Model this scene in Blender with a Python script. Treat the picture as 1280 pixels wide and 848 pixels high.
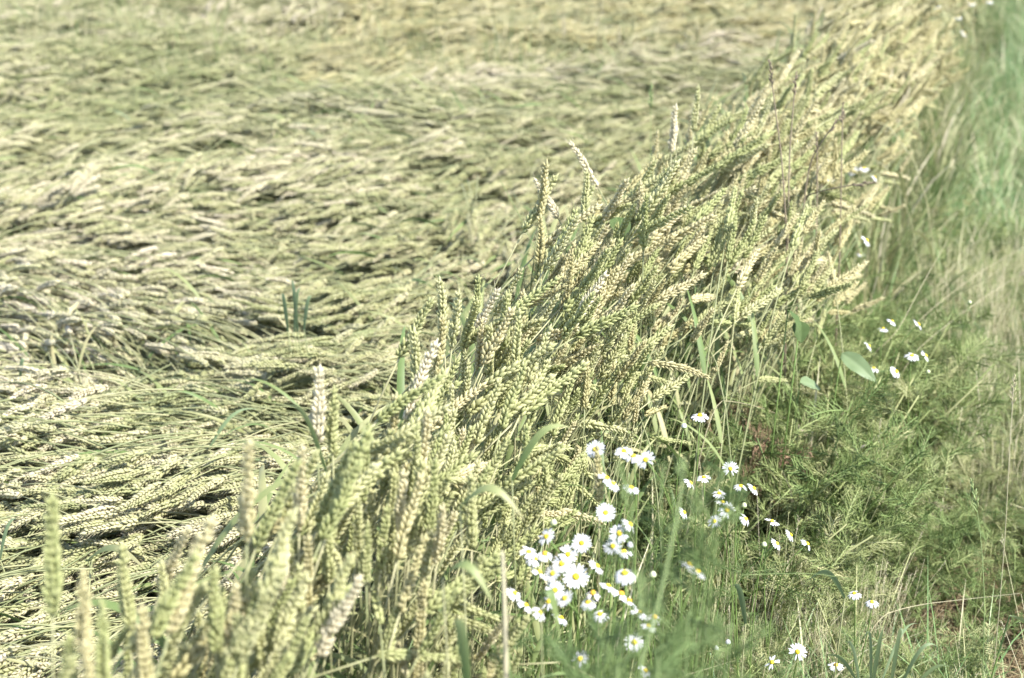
import bpy, math, random
import numpy as np
from mathutils import Vector, Matrix, Euler
R = math.radians
for o in list(bpy.data.objects): bpy.data.objects.remove(o)
scene = bpy.context.scene
COL = scene.collection
rng = random.Random(11)
nr = np.random.RandomState(5)

# ------------------------------------------------------------------ camera, sky, sun, exposure
CAMZ = 1.6; PITCH = R(21.6); FPX = 1800.0
cam_d = bpy.data.cameras.new('camera'); cam = bpy.data.objects.new('camera', cam_d); COL.objects.link(cam)
cam.location = (0, 0, CAMZ); cam.rotation_euler = (R(90) - PITCH, 0, 0)
cam_d.sensor_width = 36; cam_d.lens = 36 * FPX / 1280
cam_d.clip_start = 0.05; cam_d.clip_end = 1000
cam_d.dof.use_dof = True; cam_d.dof.focus_distance = 2.25; cam_d.dof.aperture_fstop = 4.0
scene.camera = cam
SUN_EL = 52; SUN_AZ = Vector((0.84, -0.45, 0)).normalized()      # horizontal direction towards the sun
w = bpy.data.worlds.new("World"); scene.world = w; w.use_nodes = True
nt = w.node_tree
sky = nt.nodes.new('ShaderNodeTexSky'); sky.sky_type = 'NISHITA'; sky.sun_disc = False
sky.sun_elevation = R(SUN_EL); sky.sun_rotation = math.atan2(SUN_AZ.x, SUN_AZ.y)
nt.links.new(sky.outputs[0], nt.nodes['Background'].inputs[0]); nt.nodes['Background'].inputs[1].default_value = 0.15
sl = bpy.data.lights.new('sun', 'SUN'); sl.energy = 4.5; sl.angle = R(0.53); sl.color = (1, 0.975, 0.93)
sun = bpy.data.objects.new('sun', sl); COL.objects.link(sun)
to_sun = Vector((SUN_AZ.x * math.cos(R(SUN_EL)), SUN_AZ.y * math.cos(R(SUN_EL)), math.sin(R(SUN_EL))))
sun.rotation_euler = to_sun.to_track_quat('Z', 'Y').to_euler()
vs = scene.view_settings
vs.view_transform = 'Standard'; vs.look = 'None'; vs.gamma = 1; vs.use_curve_mapping = False; vs.exposure = 1.32
scene.render.engine = 'CYCLES'
scene.cycles.max_bounces = 4; scene.cycles.diffuse_bounces = 3; scene.cycles.transmission_bounces = 2; scene.cycles.glossy_bounces = 1
scene.cycles.transparent_max_bounces = 4

# ------------------------------------------------------------------ geometry of the view
CAM = Vector((0, 0, CAMZ))
FWD = Vector((0, math.cos(PITCH), -math.sin(PITCH))); UP = Vector((0, math.sin(PITCH), math.cos(PITCH)))
def ray(u, v): return (FWD + Vector((1, 0, 0)) * ((u - 640) / FPX) - UP * ((v - 424) / FPX)).normalized()
def at(u, v, d): return CAM + ray(u, v) * d
def atz(u, v, z):
    r = ray(u, v); return CAM + r * ((z - CAMZ) / r.z)
def proj(p):
    q = Vector(p) - CAM; d = q.dot(FWD)
    if d <= 0.01: return (-9999, -9999, 0)
    return (640 + FPX * q.x / d, 424 - FPX * q.dot(UP) / d, d)

# ------------------------------------------------------------------ tags and linking
def tag(o, label=None, cat=None, group=None, kind=None):
    if label: o['label'] = label
    if cat: o['category'] = cat
    if group: o['group'] = group
    if kind: o['kind'] = kind
    return o
def empty(name, loc, rz=0, s=1.0):
    o = bpy.data.objects.new(name, None); COL.objects.link(o); o.empty_display_size = 0.05
    o.location = loc; o.rotation_euler = (0, 0, rz); o.scale = (s, s, s); return o
def link(name, me, parent=None, mat=None, col=None):
    o = bpy.data.objects.new(name, me); (col or COL).objects.link(o)
    if parent: o.parent = parent
    if mat:
        o.material_slots[0].link = 'OBJECT'; o.material_slots[0].material = mat
    return o

# ------------------------------------------------------------------ mesh builder
class MB:
    def __init__(s): s.v = []; s.f = []; s.m = []; s.t = []; s.n = 0
    def add(s, V, F, mat=0, tint=0.5):
        V = np.asarray(V, float)
        s.v.append(V); n = len(V)
        s.t.append(np.full(n, tint) if np.isscalar(tint) else np.asarray(tint, float))
        s.f += [tuple(i + s.n for i in f) for f in F]; s.m += [mat] * len(F); s.n += n
    def verts(s): return np.concatenate(s.v)
    def mesh(s, name, mats, smooth=True, xf=None):
        V = s.verts()
        if xf is not None: V = xf(V)
        me = bpy.data.meshes.new(name); me.from_pydata(V.tolist(), [], s.f)
        for m in mats: me.materials.append(m)
        me.polygons.foreach_set('material_index', s.m)
        me.polygons.foreach_set('use_smooth', [smooth] * len(s.f))
        a = me.attributes.new('tint', 'FLOAT', 'POINT'); a.data.foreach_set('value', np.concatenate(s.t))
        me.update(); return me
def frame(d):
    d = np.asarray(d, float); d = d / np.linalg.norm(d)
    a = np.array([0, 1, 0]) if abs(d[1]) < 0.9 else np.array([1, 0, 0])
    x = np.cross(a, d); x /= np.linalg.norm(x); return x, np.cross(d, x), d
def tube(mb, pts, rad, mat=0, tint=0.5, sides=5):
    pts = np.asarray(pts, float); k = len(pts)
    rad = np.full(k, rad) if np.isscalar(rad) else np.asarray(rad)
    V = []; tn = []
    for i in range(k):
        d = pts[min(i + 1, k - 1)] - pts[max(i - 1, 0)]
        x, y, _ = frame(d)
        for j in range(sides):
            a = 2 * math.pi * j / sides
            V.append(pts[i] + (x * math.cos(a) + y * math.sin(a)) * rad[i]); tn.append(tint if np.isscalar(tint) else tint[i])
    F = [(i * sides + j, i * sides + (j + 1) % sides, (i + 1) * sides + (j + 1) % sides, (i + 1) * sides + j) for i in range(k - 1) for j in range(sides)]
    F += [tuple(range(sides))[::-1], tuple((k - 1) * sides + j for j in range(sides))]
    mb.add(V, F, mat, tn)
def blade(mb, base, az, L, wd, a0, curl, mat=0, tint=0.5, seg=6, fold=0.25, twist=0.0, kink=None):
    """grass or cereal leaf: a folded tapering strip that rises at angle a0 from vertical and bends over by curl"""
    p = np.array(base, float); V = []; tn = []
    h = np.array([math.cos(az), math.sin(az), 0]); s = np.array([-math.sin(az), math.cos(az), 0])
    a = a0
    for i in range(seg + 1):
        t = i / seg
        wi = wd * 0.5 * min(1, 0.55 + 2.2 * t) * (1 - t ** 2.4) + 1e-4
        d = h * math.sin(a) + np.array([0, 0, math.cos(a)]); n = np.cross(d, s)
        tw = twist * t; sx = s * math.cos(tw) + n * math.sin(tw); nx = n * math.cos(tw) - s * math.sin(tw)
        V += [p + sx * wi - nx * wi * fold, p, p - sx * wi - nx * wi * fold]; tn += [tint + 0.15 * t] * 3
        p = p + d * L / seg; a = a0 + curl * ((i + 1) / seg) ** 1.3
        if kink and t >= kink: a += 0.9
    F = []
    for i in range(seg):
        b = 3 * i; F += [(b, b + 1, b + 4, b + 3), (b + 1, b + 2, b + 5, b + 4)]
    mb.add(V, F, mat, tn)

# ------------------------------------------------------------------ materials
def mat(name, ramp, rough=0.6, transl=0.0, noise=60, nz=0.35, patch=None, rnd=0.5, bump=0.0, spec=0.3, tintw=0.5):
    """ramp: colours low..high picked by per-instance random, per-vertex tint and fine noise; patch = (scale, strength) large world-space drift"""
    m = bpy.data.materials.new(name); m.use_nodes = True; n = m.node_tree; N = n.nodes; Lk = n.links
    b = N['Principled BSDF']; b.inputs['Roughness'].default_value = rough
    b.inputs['Specular IOR Level'].default_value = spec
    oi = N.new('ShaderNodeObjectInfo'); at_ = N.new('ShaderNodeAttribute'); at_.attribute_name = 'tint'
    tc = N.new('ShaderNodeTexCoord'); nz_ = N.new('ShaderNodeTexNoise'); nz_.inputs['Scale'].default_value = noise
    Lk.new(tc.outputs['Object'], nz_.inputs['Vector'])
    def mul(a, k, off=0.0):
        q = N.new('ShaderNodeMath'); q.operation = 'MULTIPLY_ADD'; Lk.new(a, q.inputs[0]); q.inputs[1].default_value = k; q.inputs[2].default_value = off; return q.outputs[0]
    def add(a, c):
        q = N.new('ShaderNodeMath'); q.operation = 'ADD'; Lk.new(a, q.inputs[0]); Lk.new(c, q.inputs[1]); return q.outputs[0]
    x = add(add(mul(oi.outputs['Random'], rnd, 0.5 - rnd / 2), mul(at_.outputs['Fac'], tintw, -tintw / 2)), mul(nz_.outputs[0], nz, -nz / 2))
    if patch:
        g = N.new('ShaderNodeNewGeometry'); pn = N.new('ShaderNodeTexNoise'); pn.inputs['Scale'].default_value = patch[0]; pn.inputs['Detail'].default_value = 3
        Lk.new(g.outputs['Position'], pn.inputs['Vector']); x = add(x, mul(pn.outputs[0], patch[1], -patch[1] / 2))
    cr = N.new('ShaderNodeValToRGB'); Lk.new(x, cr.inputs[0]); e = cr.color_ramp.elements
    e[0].position = 0; e[0].color = (*ramp[0], 1); e[1].position = 1; e[1].color = (*ramp[-1], 1)
    for i, c in enumerate(ramp[1:-1]):
        q = e.new((i + 1) / (len(ramp) - 1)); q.color = (*c, 1)
    Lk.new(cr.outputs[0], b.inputs['Base Color'])
    if bump:
        bp = N.new('ShaderNodeBump'); bp.inputs['Strength'].default_value = bump; bp.inputs['Distance'].default_value = 0.001
        Lk.new(nz_.outputs[0], bp.inputs['Height']); Lk.new(bp.outputs[0], b.inputs['Normal'])
    if transl:
        t = N.new('ShaderNodeBsdfTranslucent'); mx = N.new('ShaderNodeMixShader'); mx.inputs[0].default_value = transl
        Lk.new(cr.outputs[0], t.inputs[0]); Lk.new(b.outputs[0], mx.inputs[1]); Lk.new(t.outputs[0], mx.inputs[2])
        Lk.new(mx.outputs[0], N['Material Output'].inputs[0])
    return m
EAR_G = [(0.28, 0.31, 0.12), (0.39, 0.41, 0.175), (0.50, 0.49, 0.245), (0.62, 0.585, 0.36)]
EAR_S = [(0.36, 0.325, 0.145), (0.49, 0.445, 0.22), (0.60, 0.54, 0.31), (0.69, 0.62, 0.41)]
EAR_W = [(0.56, 0.49, 0.31), (0.68, 0.61, 0.42), (0.75, 0.70, 0.52)]
M = dict(
    ear_green=mat('green_wheat_ear', EAR_G, 0.6, 0.28, 220, 0.3, None, 0.5, 0.3, tintw=0.45),
    ear_straw=mat('ripening_wheat_ear', EAR_S, 0.6, 0.28, 220, 0.3, None, 0.5, 0.3, tintw=0.45),
    ear_white=mat('bleached_wheat_ear', EAR_W, 0.6, 0.28, 220, 0.3, None, 0.2, 0.3),
    ear_field=mat('field_wheat_ear', [(0.26, 0.28, 0.125), (0.38, 0.38, 0.18), (0.48, 0.455, 0.255), (0.57, 0.515, 0.335), (0.64, 0.565, 0.42)], 0.6, 0.26, 200, 0.25, (0.8, 1.5), 0.5, 0.3, tintw=0.5),
    stem=mat('wheat_stem', [(0.14, 0.165, 0.075), (0.25, 0.26, 0.125), (0.40, 0.37, 0.21)], 0.5, 0.05, 30, 0.2, (0.8, 0.6), 0.6),
    leaf=mat('wheat_leaf', [(0.09, 0.14, 0.045), (0.15, 0.21, 0.07), (0.26, 0.29, 0.12), (0.38, 0.34, 0.18)], 0.5, 0.3, 40, 0.3, None, 0.8),
    leafblue=mat('blue_green_leaf', [(0.13, 0.18, 0.08), (0.19, 0.25, 0.12), (0.27, 0.33, 0.18)], 0.5, 0.35, 40, 0.3, None, 0.4, spec=0.5),
    dryleaf=mat('dry_leaf', [(0.20, 0.15, 0.08), (0.36, 0.27, 0.15), (0.48, 0.40, 0.24)], 0.6, 0.2, 50, 0.4, None, 0.6),
    grass=mat('verge_grass', [(0.07, 0.15, 0.045), (0.13, 0.24, 0.08), (0.23, 0.34, 0.13), (0.42, 0.46, 0.23)], 0.45, 0.3, 40, 0.2, (1.3, 0.5), 0.7, spec=0.45),
    grassdry=mat('dry_grass', [(0.20, 0.24, 0.10), (0.36, 0.37, 0.18), (0.52, 0.48, 0.29), (0.66, 0.59, 0.42)], 0.55, 0.2, 40, 0.2, (1.5, 0.5), 0.7),
    feather=mat('mayweed_leaf', [(0.12, 0.18, 0.055), (0.22, 0.30, 0.10), (0.36, 0.41, 0.165), (0.56, 0.54, 0.29)], 0.5, 0.35, 60, 0.3, (1.5, 0.5), 0.6),
    featherblue=mat('fresh_mayweed_leaf', [(0.13, 0.20, 0.07), (0.21, 0.30, 0.11), (0.32, 0.40, 0.17)], 0.5, 0.4, 60, 0.3, None, 0.5),
    petal=mat('white_petal', [(0.66, 0.66, 0.68), (0.76, 0.76, 0.77)], 0.5, 0.3, 80, 0.3, None, 0.4),
    petalold=mat('aged_petal', [(0.70, 0.64, 0.66), (0.80, 0.76, 0.78)], 0.5, 0.3, 80, 0.3, None, 0.4),
    disc=mat('yellow_disc', [(0.55, 0.36, 0.01), (0.78, 0.58, 0.03), (0.80, 0.66, 0.08)], 0.7, 0.0, 900, 0.6, None, 0.3, 0.5),
    discold=mat('orange_disc', [(0.35, 0.17, 0.02), (0.62, 0.36, 0.03), (0.70, 0.45, 0.05)], 0.7, 0.0, 900, 0.6, None, 0.3, 0.5),
    bud=mat('bud_green', [(0.45, 0.50, 0.25), (0.62, 0.64, 0.45)], 0.6, 0.1, 200, 0.3, None, 0.3),
    dstem=mat('flower_stem', [(0.12, 0.20, 0.05), (0.22, 0.30, 0.09)], 0.5, 0.05, 30, 0.2, None, 0.5),
    dry=mat('dead_stem', [(0.20, 0.17, 0.09), (0.36, 0.32, 0.20), (0.48, 0.43, 0.29)], 0.7, 0, 60, 0.5, None, 0.3, 0.3),
    darkdry=mat('dark_dead_stem', [(0.15, 0.115, 0.075), (0.26, 0.21, 0.14)], 0.7, 0, 60, 0.5, None, 0.3, 0.3),
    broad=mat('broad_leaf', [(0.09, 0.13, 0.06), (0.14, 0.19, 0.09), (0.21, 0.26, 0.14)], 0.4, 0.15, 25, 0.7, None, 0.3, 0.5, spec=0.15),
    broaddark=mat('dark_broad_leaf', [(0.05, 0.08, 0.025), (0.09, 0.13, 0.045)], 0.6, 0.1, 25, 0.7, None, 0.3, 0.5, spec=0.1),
    shoot=mat('yellow_green_stem', [(0.16, 0.22, 0.08), (0.27, 0.33, 0.13)], 0.5, 0.1, 30, 0.3, None, 0.3),
)

# ------------------------------------------------------------------ ground
def ground():
    n = 120
    xs = np.concatenate([[-300, -120, -50, -25], np.linspace(-14, 14, n), [25, 50, 120, 300]])
    ys = np.concatenate([[-300, -100, -30], np.linspace(-6, 20, n), [35, 80, 200, 600]])
    X, Y = np.meshgrid(xs, ys); Z = 0.012 * np.sin(X * 5.1 + np.sin(Y * 3)) + 0.012 * np.sin(Y * 6.3 + 2 * np.sin(X * 2.3)) + 0.006 * np.sin(X * 17) * np.sin(Y * 19)
    V = np.stack([X, Y, Z], -1).reshape(-1, 3); a = len(xs); b = len(ys)
    F = [(j * a + i, j * a + i + 1, (j + 1) * a + i + 1, (j + 1) * a + i) for j in range(b - 1) for i in range(a - 1)]
    m = bpy.data.materials.new('soil_and_litter'); m.use_nodes = True; N = m.node_tree.nodes; Lk = m.node_tree.links
    g = N.new('ShaderNodeNewGeometry'); n1 = N.new('ShaderNodeTexNoise'); n1.inputs['Scale'].default_value = 35; n1.inputs['Detail'].default_value = 8
    n2 = N.new('ShaderNodeTexNoise'); n2.inputs['Scale'].default_value = 2.2
    for q in (n1, n2): Lk.new(g.outputs['Position'], q.inputs['Vector'])
    c1 = N.new('ShaderNodeValToRGB'); e = c1.color_ramp.elements
    e[0].position = 0.3; e[0].color = (0.05, 0.038, 0.025, 1); e[1].position = 0.7; e[1].color = (0.26, 0.19, 0.12, 1)
    k = e.new(0.52); k.color = (0.14, 0.105, 0.07, 1)
    mx = N.new('ShaderNodeMixRGB'); Lk.new(n2.outputs[0], mx.inputs[0]); Lk.new(n1.outputs[0], c1.inputs[0]); Lk.new(c1.outputs[0], mx.inputs[1]); mx.inputs[2].default_value = (0.11, 0.12, 0.05, 1)
    Lk.new(mx.outputs[0], N['Principled BSDF'].inputs['Base Color']); N['Principled BSDF'].inputs['Roughness'].default_value = 0.95
    bp = N.new('ShaderNodeBump'); bp.inputs['Strength'].default_value = 0.8; bp.inputs['Distance'].default_value = 0.01; Lk.new(n1.outputs[0], bp.inputs['Height']); Lk.new(bp.outputs[0], N['Principled BSDF'].inputs['Normal'])
    mb = MB(); mb.add(V, F); o = link('ground', mb.mesh('ground', [m])); tag(o, kind='structure')
ground()

# ------------------------------------------------------------------ wheat ear and stalk
def floret_template(sides=5):
    V = []; T = []; prof = [(0.0, 0.35), (0.25, 0.95), (0.55, 1.0), (0.82, 0.55)]
    for t, r in prof:
        for j in range(sides):
            a = 2 * math.pi * j / sides; V.append((math.cos(a) * r, math.sin(a) * r * 0.8, t)); T.append(t)
    V.append((0, 0, 1.12)); T.append(1.3)
    F = [(i * sides + j, i * sides + (j + 1) % sides, (i + 1) * sides + (j + 1) % sides, (i + 1) * sides + j) for i in range(3) for j in range(sides)]
    top = len(V) - 1; F += [(3 * sides + j, 3 * sides + (j + 1) % sides, top) for j in range(sides)]
    return np.array(V), F, np.array(T)
FLV, FLF, FLT = floret_template()
def ear(seed, L=0.088, nsp=19, fat=1.0, mat_i=0):
    """two opposite ranks of spikelets, each of three florets, along +Z from the origin"""
    r = random.Random(seed); mb = MB()
    for i in range(nsp):
        t = i / (nsp - 1); z = L * (0.02 + 0.92 * t); side = 1 if i % 2 else -1
        size = (0.72 + 0.28 * math.sin(math.pi * min(1, t * 1.25 + 0.18))) * fat * r.uniform(0.84, 1.14); wob = 0.0007 * math.sin(t * 7 + seed)
        if t > 0.85: size *= 0.88
        for k in (-1, 0, 1):
            if r.random() < 0.06: continue
            out = R(22 if k == 0 else 15) + r.uniform(-0.15, 0.15); fan = k * R(24) + r.uniform(-0.14, 0.14)
            d = np.array([side * math.sin(out), math.sin(fan) * math.cos(out), math.cos(fan) * math.cos(out)])
            x, y, d = frame(d)
            ln = 0.0102 * size * r.uniform(0.85, 1.12); wd = 0.0028 * size
            P = FLV[:, :1] * x * wd + FLV[:, 1:2] * y * wd + FLV[:, 2:3] * d * ln
            P = P + np.array([side * 0.0014 * size + wob, k * 0.0017 * size + wob, z])
            mb.add(P, FLF, mat_i, 0.15 + 0.4 * FLT + r.uniform(-0.25, 0.25) + 0.15 * t)
            if r.random() < 0.5:      # short awn
                b = P[-1]; tube(mb, [b - d * 0.001, b + d * r.uniform(0.002, 0.005) * (1 + 1.5 * t)], [0.0003, 0.0001], mat_i, 0.9, 3)
    P = FLV * np.array([0.0024, 0.0024, 0.011]) * fat + np.array([0, 0, L * 0.93]); mb.add(P, FLF, mat_i, 0.6)
    tube(mb, [(0, 0, -0.002), (0, 0, L * 0.95)], 0.0012, mat_i, 0.1, 4)
    return mb
EARS = [ear(s, 0.076 + 0.0065 * (s * 3 % 5), 23 + (s * 3 % 5), 0.92 + 0.07 * (s % 4)) for s in range(8)]
class Path:
    """planar bending curve in XZ: angle from vertical a0 at the base, a1 at the ear base, a2 at the ear tip"""
    def __init__(s, H, a0, a1, a2, Le=0.1, pw=2.2, n=24):
        s.Ls = H; s.pts = [np.zeros(3)]; s.ang = [a0]; ds = (H + Le) / n; s.ds = ds
        for i in range(n):
            l = (i + 0.5) * ds
            a = a0 + (a1 - a0) * (l / H) ** pw if l < H else a1 + (a2 - a1) * (l - H) / Le
            s.ang.append(a); s.pts.append(s.pts[-1] + np.array([math.sin(a), 0, math.cos(a)]) * ds)
        s.pts = np.array(s.pts)
    def at(s, l):
        f = np.clip(l / s.ds, 0, len(s.pts) - 1.001); i = int(f); return s.pts[i] + (s.pts[i + 1] - s.pts[i]) * (f - i), s.ang[i + 1]
    def stem_pts(s, l0=0.0, n=12): return [s.at(l0 + (s.Ls + 0.002 - l0) * i / (n - 1))[0] for i in range(n)]
    def wrap(s, roll):
        cr, sr = math.cos(roll), math.sin(roll)
        def f(V):
            X = V[:, 0] * cr - V[:, 1] * sr; Y = V[:, 0] * sr + V[:, 1] * cr; out = np.empty_like(V)
            l = s.Ls + V[:, 2]; fi = np.clip(l / s.ds, 0, len(s.pts) - 1.001); i = fi.astype(int); fr = (fi - i)[:, None]
            P = s.pts[i] * (1 - fr) + s.pts[i + 1] * fr; a = np.array(s.ang)[i + 1]
            over = np.maximum(0, l - s.ds * (len(s.pts) - 1.001))
            T = np.stack([np.sin(a), 0 * a, np.cos(a)], -1); Nn = np.stack([np.cos(a), 0 * a, -np.sin(a)], -1)
            return P + T * over[:, None] + Nn * X[:, None] + np.array([0, 1, 0]) * Y[:, None]
        return f
def leaf_on(mb, path, l, az, L, wd, curl, mat_i=0, tint=0.5, kink=None):
    p, a = path.at(l); blade(mb, p, az, L, wd, R(18) + abs(a) * 0.3, curl, mat_i, tint, 8, 0.3, rng.uniform(-1.2, 1.2), kink)

# standing stalks: prototypes per lean class, parts as separate meshes
def make_proto(k, cls):
    r = random.Random(100 + k)
    a0, a1, a2 = {'upright': (0.0, r.uniform(0.0, 0.16), 0.12), 'leaning': (0.12, r.uniform(0.38, 0.6), 0.55),
                  'slanting': (0.28, r.uniform(0.8, 1.05), 1.1), 'nodding': (0.15, r.uniform(1.35, 1.7), 1.95)}[cls]
    if cls == 'nodding': pw = 5
    else: pw = 1.8
    p = Path(0.74, a0, a1, a2, 0.1, pw); E = EARS[k % 8]
    me_e = E.mesh('ear', [M['ear_green']], xf=p.wrap(r.uniform(0, 3.14)))
    s = MB(); tube(s, p.stem_pts(), np.linspace(0.0019, 0.0011, 12), 0, np.linspace(0.2, 0.7, 12)); me_s = s.mesh('stem', [M['stem']])
    lv = []
    for q in range(3):
        b = MB(); l = [0.50, 0.34, 0.18][q] + r.uniform(-0.06, 0.05)
        leaf_on(b, p, l, r.uniform(0, 6.28), r.uniform(0.13, 0.23), r.uniform(0.008, 0.013), r.uniform(0.8, 2.4), 0, r.uniform(0.1, 0.9))
        lv.append(b.mesh('leaf', [M['leaf']]))
    tip = p.at(0.74 + 0.045)[0]
    return dict(cls=cls, path=p, ear=me_e, stem=me_s, leaves=lv, mid=tip)
CL = ['upright', 'leaning', 'slanting', 'nodding']
PROTO = {c: [make_proto(i + 10 * j, c) for i in range(8)] for j, c in enumerate(CL)}
LEFT = [(1.0, -0.50), (1.24, -0.43), (1.41, -0.34), (1.75, -0.21), (1.89, -0.09), (2.32, 0.02), (2.77, 0.17), (3.1, 0.40), (3.5, 0.50), (3.87, 0.66), (4.5, 0.93), (5.35, 1.24), (8, 2.5)]
RIGHT = [(1.0, -0.14), (1.43, 0.0), (1.71, 0.03), (2.06, 0.14), (2.39, 0.36), (2.58, 0.55), (2.97, 0.76), (3.63, 0.98), (4.17, 1.15), (5.3, 1.62), (6.85, 2.1), (8, 3.0)]
def interp(tab, y): return float(np.interp(y, [a for a, _ in tab], [b for _, b in tab]))

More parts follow.
